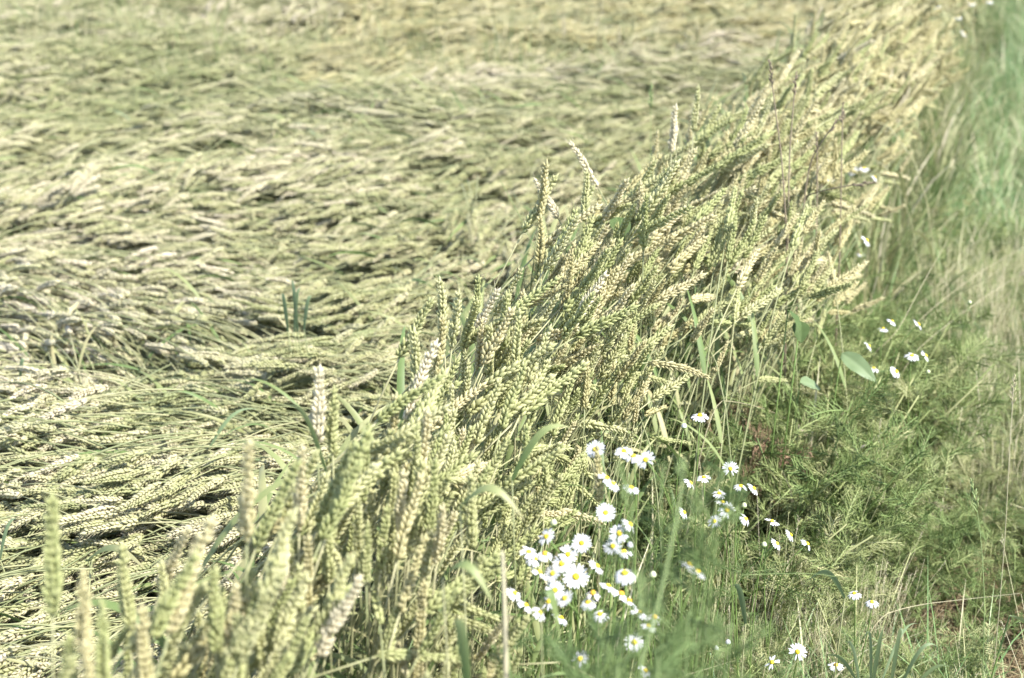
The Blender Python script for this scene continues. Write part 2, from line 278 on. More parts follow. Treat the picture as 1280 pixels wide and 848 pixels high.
# daisies: u, v, width in photo pixels, facing (c camera, u up, l left, r right, b back/shaded), words for the label
DAISIES = [
 (661, 690, 16, 'u', 'small edge-on daisy, uppermost at the far left of the cluster'),
 (674, 716, 18, 'b', 'shaded small daisy left of the one touching the large central daisy'),
 (657, 757, 18, 'b', 'shaded daisy just right of the leftmost one by the dry stalk'),
 (706, 748, 16, 'l', 'small daisy tucked below the large central daisy on its left'),
 (760, 733, 18, 'b', 'shaded daisy in the gap between central and drooping daisies'),
 (694, 738, 15, 'c', 'tiny daisy below the one turned left in the cluster'),
 (766, 605, 16, 'b', 'small shaded daisy right of the yellow disced one above the cluster'),
 (787, 656, 14, 'r', 'small daisy at the upper right of the cluster, turned away'),
 (786, 752, 22, 'b', 'bluish blurred daisy just below the orange disced shaded one'),
 (811, 783, 20, 'b', 'bluish blurred daisy under the one beside the yellow green stem'),
 (750, 768, 16, 'u', 'small blurred daisy low in the middle of the foliage'),
 (903, 628, 16, 'b', 'small shaded daisy in the thick of the right group'),
 (880, 597, 12, 'u', 'tiny daisy between the topmost and left daisies of the right group'),
 (727, 679, 27, 'c', 'topmost wide open daisy of the tight white cluster, facing the camera'),
 (710, 693, 20, 'c', 'small open daisy left of and just below the topmost one in the cluster'),
 (720, 721, 36, 'c', 'large open daisy with yellow disc at the heart of the cluster'),
 (746, 708, 26, 'r', 'daisy turned right, squeezed between the two largest daisies'),
 (781, 717, 38, 'u', 'largest daisy, tipped forward with drooping white rays, right end of the cluster'),
 (757, 641, 23, 'c', 'single open daisy high above the cluster beside the wheat stems'),
 (774, 667, 20, 'c', 'daisy right of the topmost one, below the single high daisy'),
 (766, 683, 20, 'l', 'half turned daisy just above the largest drooping daisy'),
 (780, 690, 18, 'u', 'small pinkish daisy peeping over the largest drooping daisy'),
 (758, 598, 24, 'r', 'daisy with yellow disc against the pale wheat ear, above the single high daisy'),
 (744, 562, 24, 'l', 'white daisy behind a drooping straw wheat ear, topmost left of its row'),
 (780, 564, 14, 'u', 'first small daisy of the row of three beside the wheat edge'),
 (792, 571, 14, 'u', 'middle small daisy of the row of three beside the wheat edge'),
 (807, 575, 17, 'l', 'last and widest daisy of the row of three beside the wheat edge'),
 (789, 610, 24, 'b', 'shaded bluish daisy seen from the side, right of the pale wheat ear'),
 (686, 752, 25, 'l', 'narrow rayed daisy low on the left of the cluster'),
 (675, 766, 20, 'r', 'lowest left daisy of the cluster, beside a broad green blade'),
 (643, 742, 26, 'r', 'leftmost daisy beside the pale dry stalk'),
 (668, 699, 24, 'u', 'edge-on daisy with raised yellow disc, left of the cluster'),
 (681, 693, 18, 'u', 'edge-on daisy with orange disc, left of the cluster'),
 (691, 717, 26, 'l', 'daisy turned left, touching the large central daisy'),
 (702, 705, 18, 'c', 'little daisy between the central daisy and its upper left neighbour'),
 (735, 753, 28, 'u', 'daisy with pale rays hanging under the large central daisy'),
 (741, 742, 22, 'o', 'withered daisy with brown disc under the cluster'),
 (776, 743, 30, 'b', 'shaded daisy with orange disc right below the largest daisy'),
 (800, 766, 28, 'b', 'blurred bluish daisy in the feathery leaves below the cluster'),
 (818, 772, 24, 'o', 'blurred daisy with orange disc beside the yellow green stem'),
 (793, 803, 18, 'c', 'small blurred daisy low in the feathery foliage'),
 (725, 824, 16, 'l', 'small daisy near the bottom edge in feathery foliage'),
 (807, 839, 15, 'r', 'tiny daisy cut by the bottom edge, right of the feathery foliage'),
 (701, 773, 16, 'b', 'small shaded daisy behind the broad green blade'),
 (683, 671, 14, 'l', 'half open daisy at the foot of the wheat stems, left of the cluster'),
 (875, 520, 28, 'u', 'edge-on daisy standing alone beside the wheat edge above the right group'),
 (913, 586, 17, 'c', 'topmost daisy of the right group'),
 (863, 604, 13, 'r', 'small daisy left of the right group, behind blurred foliage'),
 (899, 617, 20, 'u', 'daisy with raised yellow disc near the top of the right group'),
 (926, 608, 16, 'u', 'edge-on daisy with yellow disc in the right group'),
 (942, 611, 22, 'r', 'daisy turned right at the right end of the right group'),
 (909, 638, 26, 'c', 'widest daisy with sparse rays in the middle of the right group'),
 (893, 652, 20, 'l', 'lower left daisy of the right group'),
 (932, 649, 18, 'r', 'edge-on daisy sloping right below the right group'),
 (855, 641, 16, 'r', 'daisy left of the right group beside the yellow green stem'),
 (965, 652, 16, 'u', 'small ragged daisy above the row of three low daisies'),
 (988, 669, 20, 'r', 'left upper daisy of the row of three low daisies'),
 (1009, 680, 20, 'r', 'right end daisy of the row of three low daisies'),
 (971, 680, 17, 'r', 'lowest daisy of the row of three low daisies'),
 (862, 707, 20, 'b', 'blurred daisy floating at the edge of the blue green foliage'),
 (871, 715, 16, 'b', 'second blurred daisy touching the one at the foliage edge'),
 (997, 815, 25, 'c', 'open daisy in short verge grass near the bottom edge'),
 (965, 828, 22, 'l', 'sparse daisy left of the open one near the bottom edge'),
 (1045, 832, 22, 'u', 'daisy with orange disc among grey green blades at the bottom'),
 (1068, 742, 14, 'u', 'tiny upper daisy of the isolated pair in the verge'),
 (1090, 753, 14, 'u', 'tiny lower daisy of the isolated pair in the verge'),
 (1086, 433, 17, 'r', 'daisy at the left of the verge group beside the broad leaf'),
 (1092, 461, 18, 'u', 'daisy with yellow disc right above the broad grey green leaf tip'),
 (1120, 465, 22, 'r', 'lowest wide daisy of the verge group'),
 (1140, 445, 22, 'u', 'daisy with bright yellow disc in the verge group'),
 (1157, 445, 18, 'r', 'rightmost daisy of the verge group, touching its yellow disced neighbour'),
 (1115, 402, 17, 'r', 'edge-on daisy at the top of the verge group'),
 (1148, 406, 18, 'r', 'edge-on daisy at the upper right of the verge group'),
 (1104, 411, 12, 'u', 'faint small daisy left of the top edge-on daisy'),
 (1083, 301, 20, 'r', 'blurred daisy at the wheat edge halfway up the picture'),
 (1076, 318, 13, 'u', 'small blurred daisy just below the one at the wheat edge'),
 (1030, 296, 13, 'u', 'blurred daisy partly buried in wheat ears'),
 (1066, 214, 15, 'l', 'left daisy of the blurred upper trio'),
 (1080, 211, 16, 'u', 'middle daisy with yellow disc of the blurred upper trio'),
 (1093, 222, 14, 'r', 'right daisy of the blurred upper trio'),
 (1237, 2, 12, 'u', 'far blurred daisy at the top edge, rightmost'),
 (1215, 5, 11, 'u', 'far blurred daisy at the top edge, next to the rightmost'),
 (1172, 12, 11, 'l', 'far blurred daisy nearest the far wheat at the top edge'),
 (1198, 22, 11, 'u', 'far blurred daisy beside the far wheat, second from the top'),
 (1205, 42, 10, 'r', 'far blurred daisy lowest of the far patch'),
]
BUDS = [(855, 534, 'round white bud under the lone edge-on daisy'), (930, 633, 'round bud between daisies of the right group'),
        (692, 655, 'pale bud near the wheat stems left of the cluster'), (788, 683, 'white bud right of the pinkish daisy'),
        (1160, 466, 'bud right of the lowest wide daisy in the verge group'), (910, 804, 'half open white bud near the bottom edge'),
        (867, 812, 'round bud left of the half open one near the bottom edge'), (895, 812, 'green bud below the half open white bud'),
        (816, 720, 'pale bud right of the largest drooping daisy'), (955, 682, 'tiny bud left of the row of three low daisies'),
        (1212, 379, 'lone bud among the dry stems in the upper verge')]
def daisy_dist(u, v, px):
    d = 0.036 * FPX / px
    if u < 830 and v > 550: d = min(max(d, 1.45), 1.80)
    elif v > 480 and u < 960: d = min(max(d, 1.9), 2.25)
    elif v > 640: d = min(max(d, 2.2), 2.35)
    elif v > 390: d = min(max(d, 2.75), 3.0)
    elif v > 200: d = min(max(d, 3.2), 4.0)
    else: d = min(max(d, 6.0), 6.6)
    if u < 880 and v > 695 and u > 850: d = 1.6
    return d
CLEAR = [(u, v, max(px * 0.62, 10), daisy_dist(u, v, px)) for u, v, px, f, t in DAISIES] + [(u, v, 9, daisy_dist(u, v, 20)) for u, v, t in BUDS]
def blocks(p, rad=0):
    q = proj(p)
    for u, v, rr, d in CLEAR:
        if q[2] < d + 0.03 and abs(q[0] - u) < rr + rad and abs(q[1] - v) < rr + rad: return True
    return False

# sample the standing strip
stalks = []
def sample_strip():
    r = random.Random(3)
    n = int(2500)
    cells = set(); out = []
    for _ in range(60000):
        if len(out) >= 3100: break
        y = r.uniform(0.98, 7.4)
        l, rt = interp(LEFT, y), interp(RIGHT, y)
        x = r.uniform(l, rt)
        if r.random() > (rt - l) / 0.9 * (1.7 if y < 1.9 else 1.0): continue
        f = (x - l) / (rt - l)
        if y < 1.5 and f < 0.2 and r.random() < 0.3: continue
        key = (round(x / 0.020), round(y / 0.027))
        if key in cells: continue
        cells.add(key)
        ragged = math.sin(x * 21 + 2 * math.sin(y * 9)) + math.sin(y * 17 + 2 * math.sin(x * 13))
        if ragged > 0.95 and r.random() < 0.9: continue
        if f < 0.3 and math.sin(y * 11 + 1) + 0.7 * math.sin(y * 23) > 0.35 and r.random() < 0.8: continue
        wts = np.interp(y, [1.05, 1.45, 2.1, 3.0, 4.0], [0, 1, 2, 3, 4])
        tabs = [(0.50, 0.40, 0.05, 0.05), (0.36, 0.52, 0.07, 0.05), (0.18, 0.56, 0.2, 0.06), (0.08, 0.36, 0.48, 0.08), (0.04, 0.22, 0.58, 0.16)]
        i = int(min(3, wts)); fr = wts - i; pr = [a * (1 - fr) + b * fr for a, b in zip(tabs[i], tabs[i + 1])]
        if f > 0.75: pr = [pr[0] * 0.5, pr[1], pr[2] * 1.4 + 0.06, pr[3] * 2.0 + 0.04]
        if f < 0.2: pr = [pr[0] * 1.6 + 0.1, pr[1], pr[2] * 0.5, pr[3] * 0.4]
        c = r.choices(CL, pr)[0]; P = r.choice(PROTO[c])
        zt = 0.79 - 0.20 * max(0, f - 0.5) * 1.6 + r.gauss(0, 0.05) - (0.05 if (f < 0.25 and y < 1.6) else 0)
        if c == 'nodding': zt -= 0.06
        if r.random() < 0.06: zt += 0.03
        s = zt / P['mid'][2]; s = max(0.8, min(1.35, s))
        if c == 'slanting': s = min(s, 1.25)
        cl = math.sin(x * 14 + 3 * math.sin(y * 8.1)); zt += 0.045 * math.sin(x * 23 + 2 + 3 * math.sin(y * 13)) - 0.015; s = max(0.8, min(1.3, zt / P['mid'][2]))
        az = r.gauss(0, 0.30) + (0.25 if y > 2.5 else 0.1) + 0.5 * cl
        if c in ('upright',): az = r.uniform(-1.6, 1.8)
        if c == 'nodding' and r.random() < 0.3: az += r.uniform(-2, 2)
        mid = Vector((math.cos(az) * P['mid'][0] * s, math.sin(az) * P['mid'][0] * s, P['mid'][2] * s))
        base = Vector((x - mid.x, y - mid.y, 0))
        e = Vector((x, y, mid.z))
        straw = np.interp(y, [1, 2, 3, 5], [0.16, 0.26, 0.48, 0.85])
        q = r.random(); col = 'white' if q < 0.012 else ('straw' if q < straw else 'green')
        if blocks(e, 22 if y < 2.2 else 12) or blocks(e - Vector((0.0, 0, 0.08)), 8): continue
        out.append(dict(base=base, az=az, s=s, P=P, e=e, col=col, cls=c, f=f, z=mid.z, r=r.random()))
    return out
stalks = sample_strip()
# prominent hand-set stalks
SPECIAL = [
 (398, 505, 1.72, 'upright', 0.3, 'white', 'bleached white wheat ear standing tallest at the field side, lower left of centre'),
 (416, 520, 1.74, 'upright', 0.2, 'green', 'green wheat ear right beside the tall bleached one at the field side'),
 (681, 245, 2.65, 'leaning', 3.3, 'white', 'bare white wheat ear tilting left above the field side of the strip'),
 (731, 207, 2.75, 'leaning', 3.2, 'white', 'cream wheat ear bending left, second of the two pale ears at the field side'),
 (842, 160, 3.0, 'upright', 0.5, 'white', 'thin pale wheat ear sticking straight up above all its neighbours'),
 (741, 366, 2.25, 'leaning', 0.2, 'white', 'bleached white wheat ear deep in the middle of the strip'),
 (421, 775, 1.50, 'leaning', 0.1, 'white', 'blurred white wheat ear tip in the near foreground'),
 (570, 395, 2.05, 'upright', 0.0, 'green', 'slim green wheat ear standing clear at the field side of the middle strip'),
 (553, 385, 2.1, 'upright', 2.5, 'green', 'greenish wheat ear just left of the slim one at the field side'),
 (520, 450, 1.95, 'upright', 2.0, 'green', 'thin dark green wheat ear apart from the strip at its field side'),
 (1016, 28, 5.0, 'leaning', 0.1, 'white', 'pale wheat ear poking up from the far tuft near the top edge'),
 (66, 705, 1.42, 'upright', 1.0, 'green', 'solitary green wheat ear near the left edge in the foreground'),
 (104, 760, 1.36, 'upright', 0.4, 'straw', 'solitary straw wheat ear near the left edge, second from it'),
 (128, 800, 1.33, 'upright', 0.8, 'green', 'low green wheat ear near the bottom left corner'),
 (748, 588, 1.80, 'upright', 2.6, 'straw', 'pinkish straw wheat ear standing apart between the daisies'),
 (850, 590 - 130, 2.35, 'nodding', -0.2, 'straw', 'straw wheat ear arching right over the verge daisies'),
 (1000, 232, 3.3, 'nodding', 0.2, 'straw', 'straw wheat ear bowed right at the verge side of the upper strip'),
 (1120, 220, 3.9, 'nodding', 0.1, 'straw', 'long pale wheat ear bowed over the green verge in the upper right'),
 (1125, 160, 4.3, 'slanting', 0.2, 'straw', 'pale wheat ear slanting out over the verge in the upper right'),
]
def emit_stalk(sd, label, group, nleaf=2):
    root = empty('wheat_stalk', sd['base'], sd['az'], sd['s']); P = sd['P']
    tag(root, label, 'wheat', group)
    link('stem', P['stem'], root); link('ear', P['ear'], root, M['ear_' + sd['col']])
    k = int(sd['r'] * 3)
    for q in range(nleaf): link('leaf', P['leaves'][(k + q) % 3], root)
    return root
for u, v, d, c, az, colr, lab in SPECIAL:
    e = at(u, v, d); P = PROTO[c][(u + v) % 8]; s = e.z / P['mid'][2]
    mid = Vector((math.cos(az) * P['mid'][0] * s, math.sin(az) * P['mid'][0] * s, 0))
    emit_stalk(dict(base=Vector((e.x - mid.x, e.y - mid.y, 0)), az=az, s=s, P=P, col=colr, r=0.4), lab, 'wheat stalks along the field edge', 1)
# the 280 largest in view become things
vis = []
rest = []
for sd in stalks:
    q = proj(sd['e']); sd['q'] = q
    if -20 < q[0] < 1300 and -20 < q[1] < 870: vis.append(sd)
    else: rest.append(sd)
vis.sort(key=lambda s: s['q'][2])
things, more = vis[:281], vis[281:]; rest += more
COLW = {'green': 'green', 'straw': 'straw-coloured', 'white': 'bleached white'}
def zone(sd):
    v = sd['q'][1]
    row = ('blurred foreground' if v > 700 else 'lower foreground' if v > 580 else 'below mid-strip' if v > 500 else 'sharp mid-strip' if v > 400 else 'upper strip')
    sidew = 'field side' if sd['f'] < 0.33 else 'strip centre' if sd['f'] < 0.7 else 'verge side'
    return (row, sidew, sd['cls'], sd['col'])
groups = {}
for sd in things: groups.setdefault(zone(sd), []).append(sd)
ORD = ['first', 'second', 'third', 'fourth', 'fifth', 'sixth', 'seventh', 'eighth', 'ninth', 'tenth', 'eleventh', 'twelfth', 'thirteenth', 'fourteenth', 'fifteenth', 'sixteenth', 'seventeenth', 'eighteenth', 'nineteenth', 'twentieth']
for zk, lst in groups.items():
    lst.sort(key=lambda s: s['q'][0]); row, sidew, cls, colr = zk
    for i, sd in enumerate(lst):
        what = f"{cls} {COLW[colr]} wheat ear, {sidew}, {row}"
        lab = what if len(lst) == 1 else (f"{ORD[i]} from left: {what}" if i < 20 else f"rightmost: {what}")
        emit_stalk(sd, lab, 'wheat stalks along the field edge', 2 if sd['r'] < 0.8 else 3)

# ------------------------------------------------------------------ scatter by geometry nodes (stuff only)
def scatter(name, label, cat, protos, pts, rots, scl, idx):
    col = bpy.data.collections.new(name + '_sources')
    for i, me in enumerate(protos):
        o = bpy.data.objects.new(f'{name}_source_{i:02d}', me); col.objects.link(o)
    me = bpy.data.meshes.new(name); me.from_pydata([tuple(p) for p in pts], [], [])
    a = me.attributes.new('rot', 'FLOAT_VECTOR', 'POINT'); a.data.foreach_set('vector', np.asarray(rots, float).ravel())
    a = me.attributes.new('scl', 'FLOAT', 'POINT'); a.data.foreach_set('value', np.asarray(scl, float))
    a = me.attributes.new('idx', 'INT', 'POINT'); a.data.foreach_set('value', np.asarray(idx, int))
    o = bpy.data.objects.new(name, me); COL.objects.link(o); tag(o, label, cat, None, 'stuff')
    g = bpy.data.node_groups.new(name, 'GeometryNodeTree'); g.interface.new_socket('Geometry', in_out='INPUT', socket_type='NodeSocketGeometry'); g.interface.new_socket('Geometry', in_out='OUTPUT', socket_type='NodeSocketGeometry')
    N = g.nodes; gi = N.new('NodeGroupInput'); go = N.new('NodeGroupOutput'); ip = N.new('GeometryNodeInstanceOnPoints'); ci = N.new('GeometryNodeCollectionInfo')
    ci.inputs['Collection'].default_value = col; ci.inputs['Separate Children'].default_value = True; ci.inputs['Reset Children'].default_value = True
    def na(t, nm):
        q = N.new('GeometryNodeInputNamedAttribute'); q.data_type = t; q.inputs['Name'].default_value = nm; return q.outputs['Attribute']
    er = N.new('FunctionNodeEulerToRotation'); g.links.new(na('FLOAT_VECTOR', 'rot'), er.inputs[0])
    L = g.links.new
    L(gi.outputs[0], ip.inputs['Points']); L(ci.outputs[0], ip.inputs['Instance']); ip.inputs['Pick Instance'].default_value = True
    L(na('INT', 'idx'), ip.inputs['Instance Index']); L(er.outputs[0], ip.inputs['Rotation']); L(na('FLOAT', 'scl'), ip.inputs['Scale']); L(ip.outputs[0], go.inputs[0])
    mod = o.modifiers.new('scatter', 'NODES'); mod.node_group = g
    return o

# remaining standing stalks of the strip
def stalk_mesh(P, k, em):
    mb = MB(); r = random.Random(k)
    p = P['path']; tube(mb, p.stem_pts(0, 9), np.linspace(0.0019, 0.0011, 9), 0, np.linspace(0.2, 0.7, 9), 4)
    for q in range(2): leaf_on(mb, p, r.uniform(0.2, 0.55), r.uniform(0, 6.28), r.uniform(0.13, 0.22), r.uniform(0.008, 0.012), r.uniform(0.8, 2.4), 1, r.uniform(0.1, 0.9))
    E = EARS[k % 8]; V = p.wrap(r.uniform(0, 3.14))(E.verts()); mb.add(V, E.f, 2, np.concatenate(E.t))
    return mb.mesh('stalk', [M['stem'], M['leaf'], em])
protos = []; pidx = {}
for c in CL:
    for i, P in enumerate(PROTO[c][:4]):
        for colr in ('green', 'straw', 'white'):
            pidx[(c, i, colr)] = len(protos); protos.append(stalk_mesh(P, i + 7, M['ear_' + colr]))
pts = []; rots = []; sc = []; ix = []
for sd in rest:
    pi = PROTO[sd['cls']].index(sd['P']) % 4; P2 = PROTO[sd['cls']][pi]
    s = min(1.3, sd['z'] / P2['mid'][2])
    pts.append(sd['base']); rots.append((0, 0, sd['az'])); sc.append(s); ix.append(pidx[(sd['cls'], pi, sd['col'])])
scatter('standing_wheat', 'pale wheat stalks leaning right in the far blurred part of the standing strip', 'wheat', protos, pts, rots, sc, ix)

# ------------------------------------------------------------------ lodged wheat
def nz2(x, y, s, k=0):   # smooth value noise from summed sines
    return (math.sin(x * s + 1.3 * k + 1.7 * math.sin(y * s * 0.8 + k)) + math.sin(y * s * 1.1 + 2.1 * k + 1.5 * math.sin(x * s * 0.7 + 2 * k))) * 0.5
def lock_proto(k, em=None):
    r = random.Random(540 + k); mb = MB(); A0, A1, A2 = R(r.uniform(50, 66)), R(r.uniform(80, 90)), R(r.uniform(96, 120))
    for q in range(5):
        p = Path(0.2, A0 + r.gauss(0, .05), A1 + r.gauss(0, .06), A2 + r.gauss(0, .1), 0.1, 1.2); off = p.at(0.24)[0] + np.array([r.uniform(-.06, .06), r.uniform(-.042, .042), r.uniform(-.016, .018)])
        az = r.gauss(0, .18); ca, sa = math.cos(az), math.sin(az); rot_ = np.array([[ca, sa, 0], [-sa, ca, 0], [0, 0, 1]]); dt = r.uniform(-.35, .35)
        m2 = MB(); tube(m2, p.stem_pts(0.03, 6), np.linspace(0.0017, 0.0011, 6), 0, 0.6, 4); V = m2.verts(); mb.add((V - off) @ rot_, m2.f, 0, np.concatenate(m2.t))
        E = EARS[(k + q) % 8]; V = p.wrap(r.uniform(0, 3.14))(E.verts()); mb.add((V - off) @ rot_, E.f, 2, np.concatenate(E.t) + dt)
    if r.random() < .4: blade(mb, (-.12, r.uniform(-.03, .03), -.04), r.gauss(0, .4), .18, .009, 1.1, .8, 1, r.random(), 7, .3, r.uniform(-1.5, 1.5))
    return mb.mesh('lodged_lock', [M['stem'], M['leaf'], em or M['ear_field']])
def lodge_proto(k):
    r = random.Random(500 + k); p = Path(0.24, R(r.uniform(48, 66)), R(r.uniform(78, 92)), R(r.uniform(92, 112)), 0.1, 1.2)
    off = p.at(0.24 + 0.04)[0]; mb = MB()
    tube(mb, p.stem_pts(0, 7), np.linspace(0.0018, 0.0011, 7), 0, 0.5, 4)
    if r.random() < 0.25: leaf_on(mb, p, r.uniform(0.05, 0.16), r.uniform(-0.7, 0.7), r.uniform(0.12, 0.2), r.uniform(0.006, 0.011), r.uniform(0.8, 1.6), 1, r.uniform(0.1, 0.9))
    E = EARS[k % 8]; mb.add(p.wrap(r.uniform(0, 3.14))(E.verts()), E.f, 2, np.concatenate(E.t))
    return mb.mesh('lodged_stalk', [M['stem'], M['leaf'], M['ear_field']], xf=lambda V: V - off)
LP = [lodge_proto(k) for k in range(12)]
def leafproto(k):
    r = random.Random(700 + k); mb = MB()
    for q in range(3): blade(mb, (r.uniform(-.04, .04), r.uniform(-.04, .04), -0.1), r.gauss(0, 0.7), r.uniform(0.16, 0.26), r.uniform(0.007, 0.012), r.uniform(0.2, 0.8), r.uniform(0.4, 1.5), 0, r.uniform(0, 1), 8, 0.3, r.uniform(-1.5, 1.5))
    return mb.mesh('loose_leaves', [M['leafblue'] if k % 3 == 0 else M['leaf']])
LP += [leafproto(k) for k in range(6)] + [lock_proto(k) for k in range(10)] + [lock_proto(k, M['ear_straw']) for k in range(4)]
def surf(x, y):
    h = 0.40 + 0.05 * nz2(x, y, 1.9, 1) + 0.04 * nz2(x * 0.6 + y * 0.5, y * 1.2, 5.2, 2) + 0.025 * nz2(x * .6, y, 13, 3)
    dl = interp(LEFT, max(1.0, min(8, y))) - x
    return h - 0.06 * math.exp(-max(0, dl) / 0.25)
def flow(x, y):
    dl = interp(LEFT, max(1.0, min(8, y))) - x
    a = 54 + 26 * math.exp(-max(0, dl) / 0.8)
    a -= 85 * math.exp(-((x + 0.95) ** 2 / 0.5 + (y - 3.0) ** 2 / 0.7))
    a -= 22 * min(1, max(0, (y - 4) / 2))
    near = min(1, max(0, (y - 1.6) / 1.2)); a += (36 * nz2(x, y, 1.3, 4) + 24 * nz2(x, y, 3.2, 5)) * (0.35 + 0.65 * near)
    return R(a) + math.pi
pts = []; rots = []; sc = []; ix = []
def lodged(n, y0, y1, xl, dens_layer):
    """n locks of five ears, and about as many single ears between them"""
    r = random.Random(int(y0 * 100) + 9)
    for q in range(n * 3):
        y = r.uniform(y0, y1); rt = interp(LEFT, max(1.0, min(8, y))) + 0.06
        if y > 8: rt = 2.5 + (y - 8) * 0.4
        x = r.uniform(xl, rt)
        pale = y > 6.6 + 0.5 * math.sin(x * 1.7) and x > -0.9
        dep = r.random() ** 1.5 * dens_layer
        gap = nz2(x, y, 9, 7) + 0.6 * nz2(x + 3, y, 21, 8)
        th = 0.75 - 0.55 * math.exp(-(max(0, rt - x) / 0.45) ** 2)
        if gap > th: dep += 0.055 * min(1, (gap - th) / 0.3)
        z = surf(x, y) - dep + r.gauss(0, 0.012)
        wild = r.random() < 0.13
        a = flow(x, y) + r.gauss(0, 0.22) + (r.uniform(-1.3, 1.3) if wild else 0)
        pitch = r.gauss(0, 0.19)
        lock = q < n * 1.15
        rots.append((r.gauss(0, 0.5) if not lock else r.gauss(0, .12), pitch, a)); pts.append((x, y, z)); sc.append(r.uniform(0.9, 1.15))
        if pale and r.random() < 0.9: ix.append(28 + r.randrange(4))
        elif lock: ix.append(18 + r.randrange(10))
        elif r.random() < 0.02: ix.append(12 + r.randrange(6)); rots[-1] = (0, 0, a); pts[-1] = (x, y, z - 0.03)
        else: ix.append(r.randrange(12))
lodged(1150, 1.0, 3.0, -1.9, 0.10)
lodged(2200, 3.0, 6.0, -3.4, 0.10)
lodged(3000, 6.0, 10.5, -5.2, 0.09)
lodged(2600, 10.5, 17.0, -8.0, 0.08)
scatter('lodged_wheat', 'flattened swirling mat of pale green and straw wheat ears left of the standing strip', 'wheat', LP, pts, rots, sc, ix)

# deeper tangle of stems below the ears
def tangle(k):
    r = random.Random(900 + k); mb = MB()
    for q in range(26):
        a = r.gauss(0, 0.35); L = r.uniform(0.25, 0.4); p = np.array([r.uniform(-.2, .0), r.uniform(-.12, .12), r.uniform(-0.06, 0.03)])
        d = np.array([math.cos(a), math.sin(a), r.uniform(-0.05, 0.15)])
        tube(mb, [p, p + d * L * 0.5 + np.array([0, 0, 0.015]), p + d * L], [0.0018, 0.0016, 0.0012], 0, r.random(), 4)
    for q in range(9): blade(mb, (r.uniform(-.15, .1), r.uniform(-.12, .12), r.uniform(-0.05, 0.0)), r.gauss(0, 0.6), r.uniform(0.15, 0.25), r.uniform(0.007, 0.012), 1.0, r.uniform(0.3, 0.9), 1, r.random(), 6, 0.3, r.uniform(-1.5, 1.5))
    return mb.mesh('stem_tangle', [M['stem'], M['leaf']])
TP = [tangle(k) for k in range(5)]
pts = []; rots = []; sc = []; ix = []
r = random.Random(77)
for y0, y1, xl, n in ((1.0, 3.2, -1.9, 500), (3.2, 7, -3.6, 1200), (7, 17, -8, 2400)):
    for _ in range(n):
        y = r.uniform(y0, y1); rt = interp(LEFT, min(8, y)) + 0.15 + (max(0, y - 8) * 0.4); x = r.uniform(xl, rt)
        pts.append((x, y, surf(x, y) - r.uniform(0.13, 0.25))); rots.append((r.gauss(0, .1), r.gauss(0, .12), flow(x, y) + r.gauss(0, .3))); sc.append(r.uniform(.9, 1.2)); ix.append(r.randrange(5))
scatter('flattened_straw', 'tangled green stems and leaves showing in the gaps under the lodged ears', 'straw', TP, pts, rots, sc, ix)

# ------------------------------------------------------------------ verge vegetation
def tuft(seed, n, rad, h, wd, lean, curl, matn, seedhead=0.0):
    r = random.Random(seed); mb = MB(); mats = [M[matn], M['grassdry']]
    for _ in range(n):
        a = r.uniform(0, 6.28); q = rad * math.sqrt(r.random())
        blade(mb, (math.cos(a) * q, math.sin(a) * q, 0), r.uniform(0, 6.28), h * r.uniform(0.5, 1.15), wd * r.uniform(0.6, 1.3), abs(r.gauss(0, lean)), r.uniform(0.1, curl), 0 if r.random() < 0.85 else 1, r.random(), 5, 0.25, r.uniform(-1, 1))
    return mb.mesh('tuft', mats)
def stemtuft(seed, n, rad, h, matn):
    """thin upright dry stems, some with a small seed head"""
    r = random.Random(seed); mb = MB()
    for _ in range(n):
        a = r.uniform(0, 6.28); q = rad * math.sqrt(r.random()); b = np.array([math.cos(a) * q, math.sin(a) * q, 0]); z = r.uniform(0, 6.28); L = h * r.uniform(0.5, 1.1); ln = abs(r.gauss(0, 0.22))
        d = np.array([math.cos(z) * math.sin(ln), math.sin(z) * math.sin(ln), math.cos(ln)])
        P = [b, b + d * L * 0.5, b + d * L + np.array([d[0], d[1], -0.12]) * L * 0.12]
        tube(mb, P, [0.0008, 0.0007, 0.0004], 0, r.random(), 3)
        if r.random() < 0.4:
            for i in range(9):
                c = P[2] - d * 0.005 * i; w2 = r.uniform(0, 6.28); dd = d + 0.5 * np.array([math.cos(w2), math.sin(w2), 0])
                tube(mb, [c, c + dd * 0.004, c + dd * 0.008], [0.0003, 0.0009, 0.0001], 0, 0.9, 3)
    return mb.mesh('stems', [M[matn]])
def thread(mb, p, d, L, wd, mi, tint, r, seg=3):
    bend = np.array([r.uniform(-1, 1), r.uniform(-1, 1), r.uniform(-.6, 1)]) * 0.35
    V = []; x, y, _ = frame(d)
    for i in range(seg + 1):
        t = i / seg; c = p + d * L * t + bend * L * t * t; w_ = wd * (1 - 0.6 * t); V += [c + x * w_, c - x * w_ * 0.5 + y * w_ * 0.8, c - x * w_ * 0.5 - y * w_ * 0.8]
    F = []
    for i in range(seg):
        for j in range(3): F.append((3 * i + j, 3 * i + (j + 1) % 3, 3 * i + 3 + (j + 1) % 3, 3 * i + 3 + j))
    mb.add(V, F, mi, tint); return V[-1]
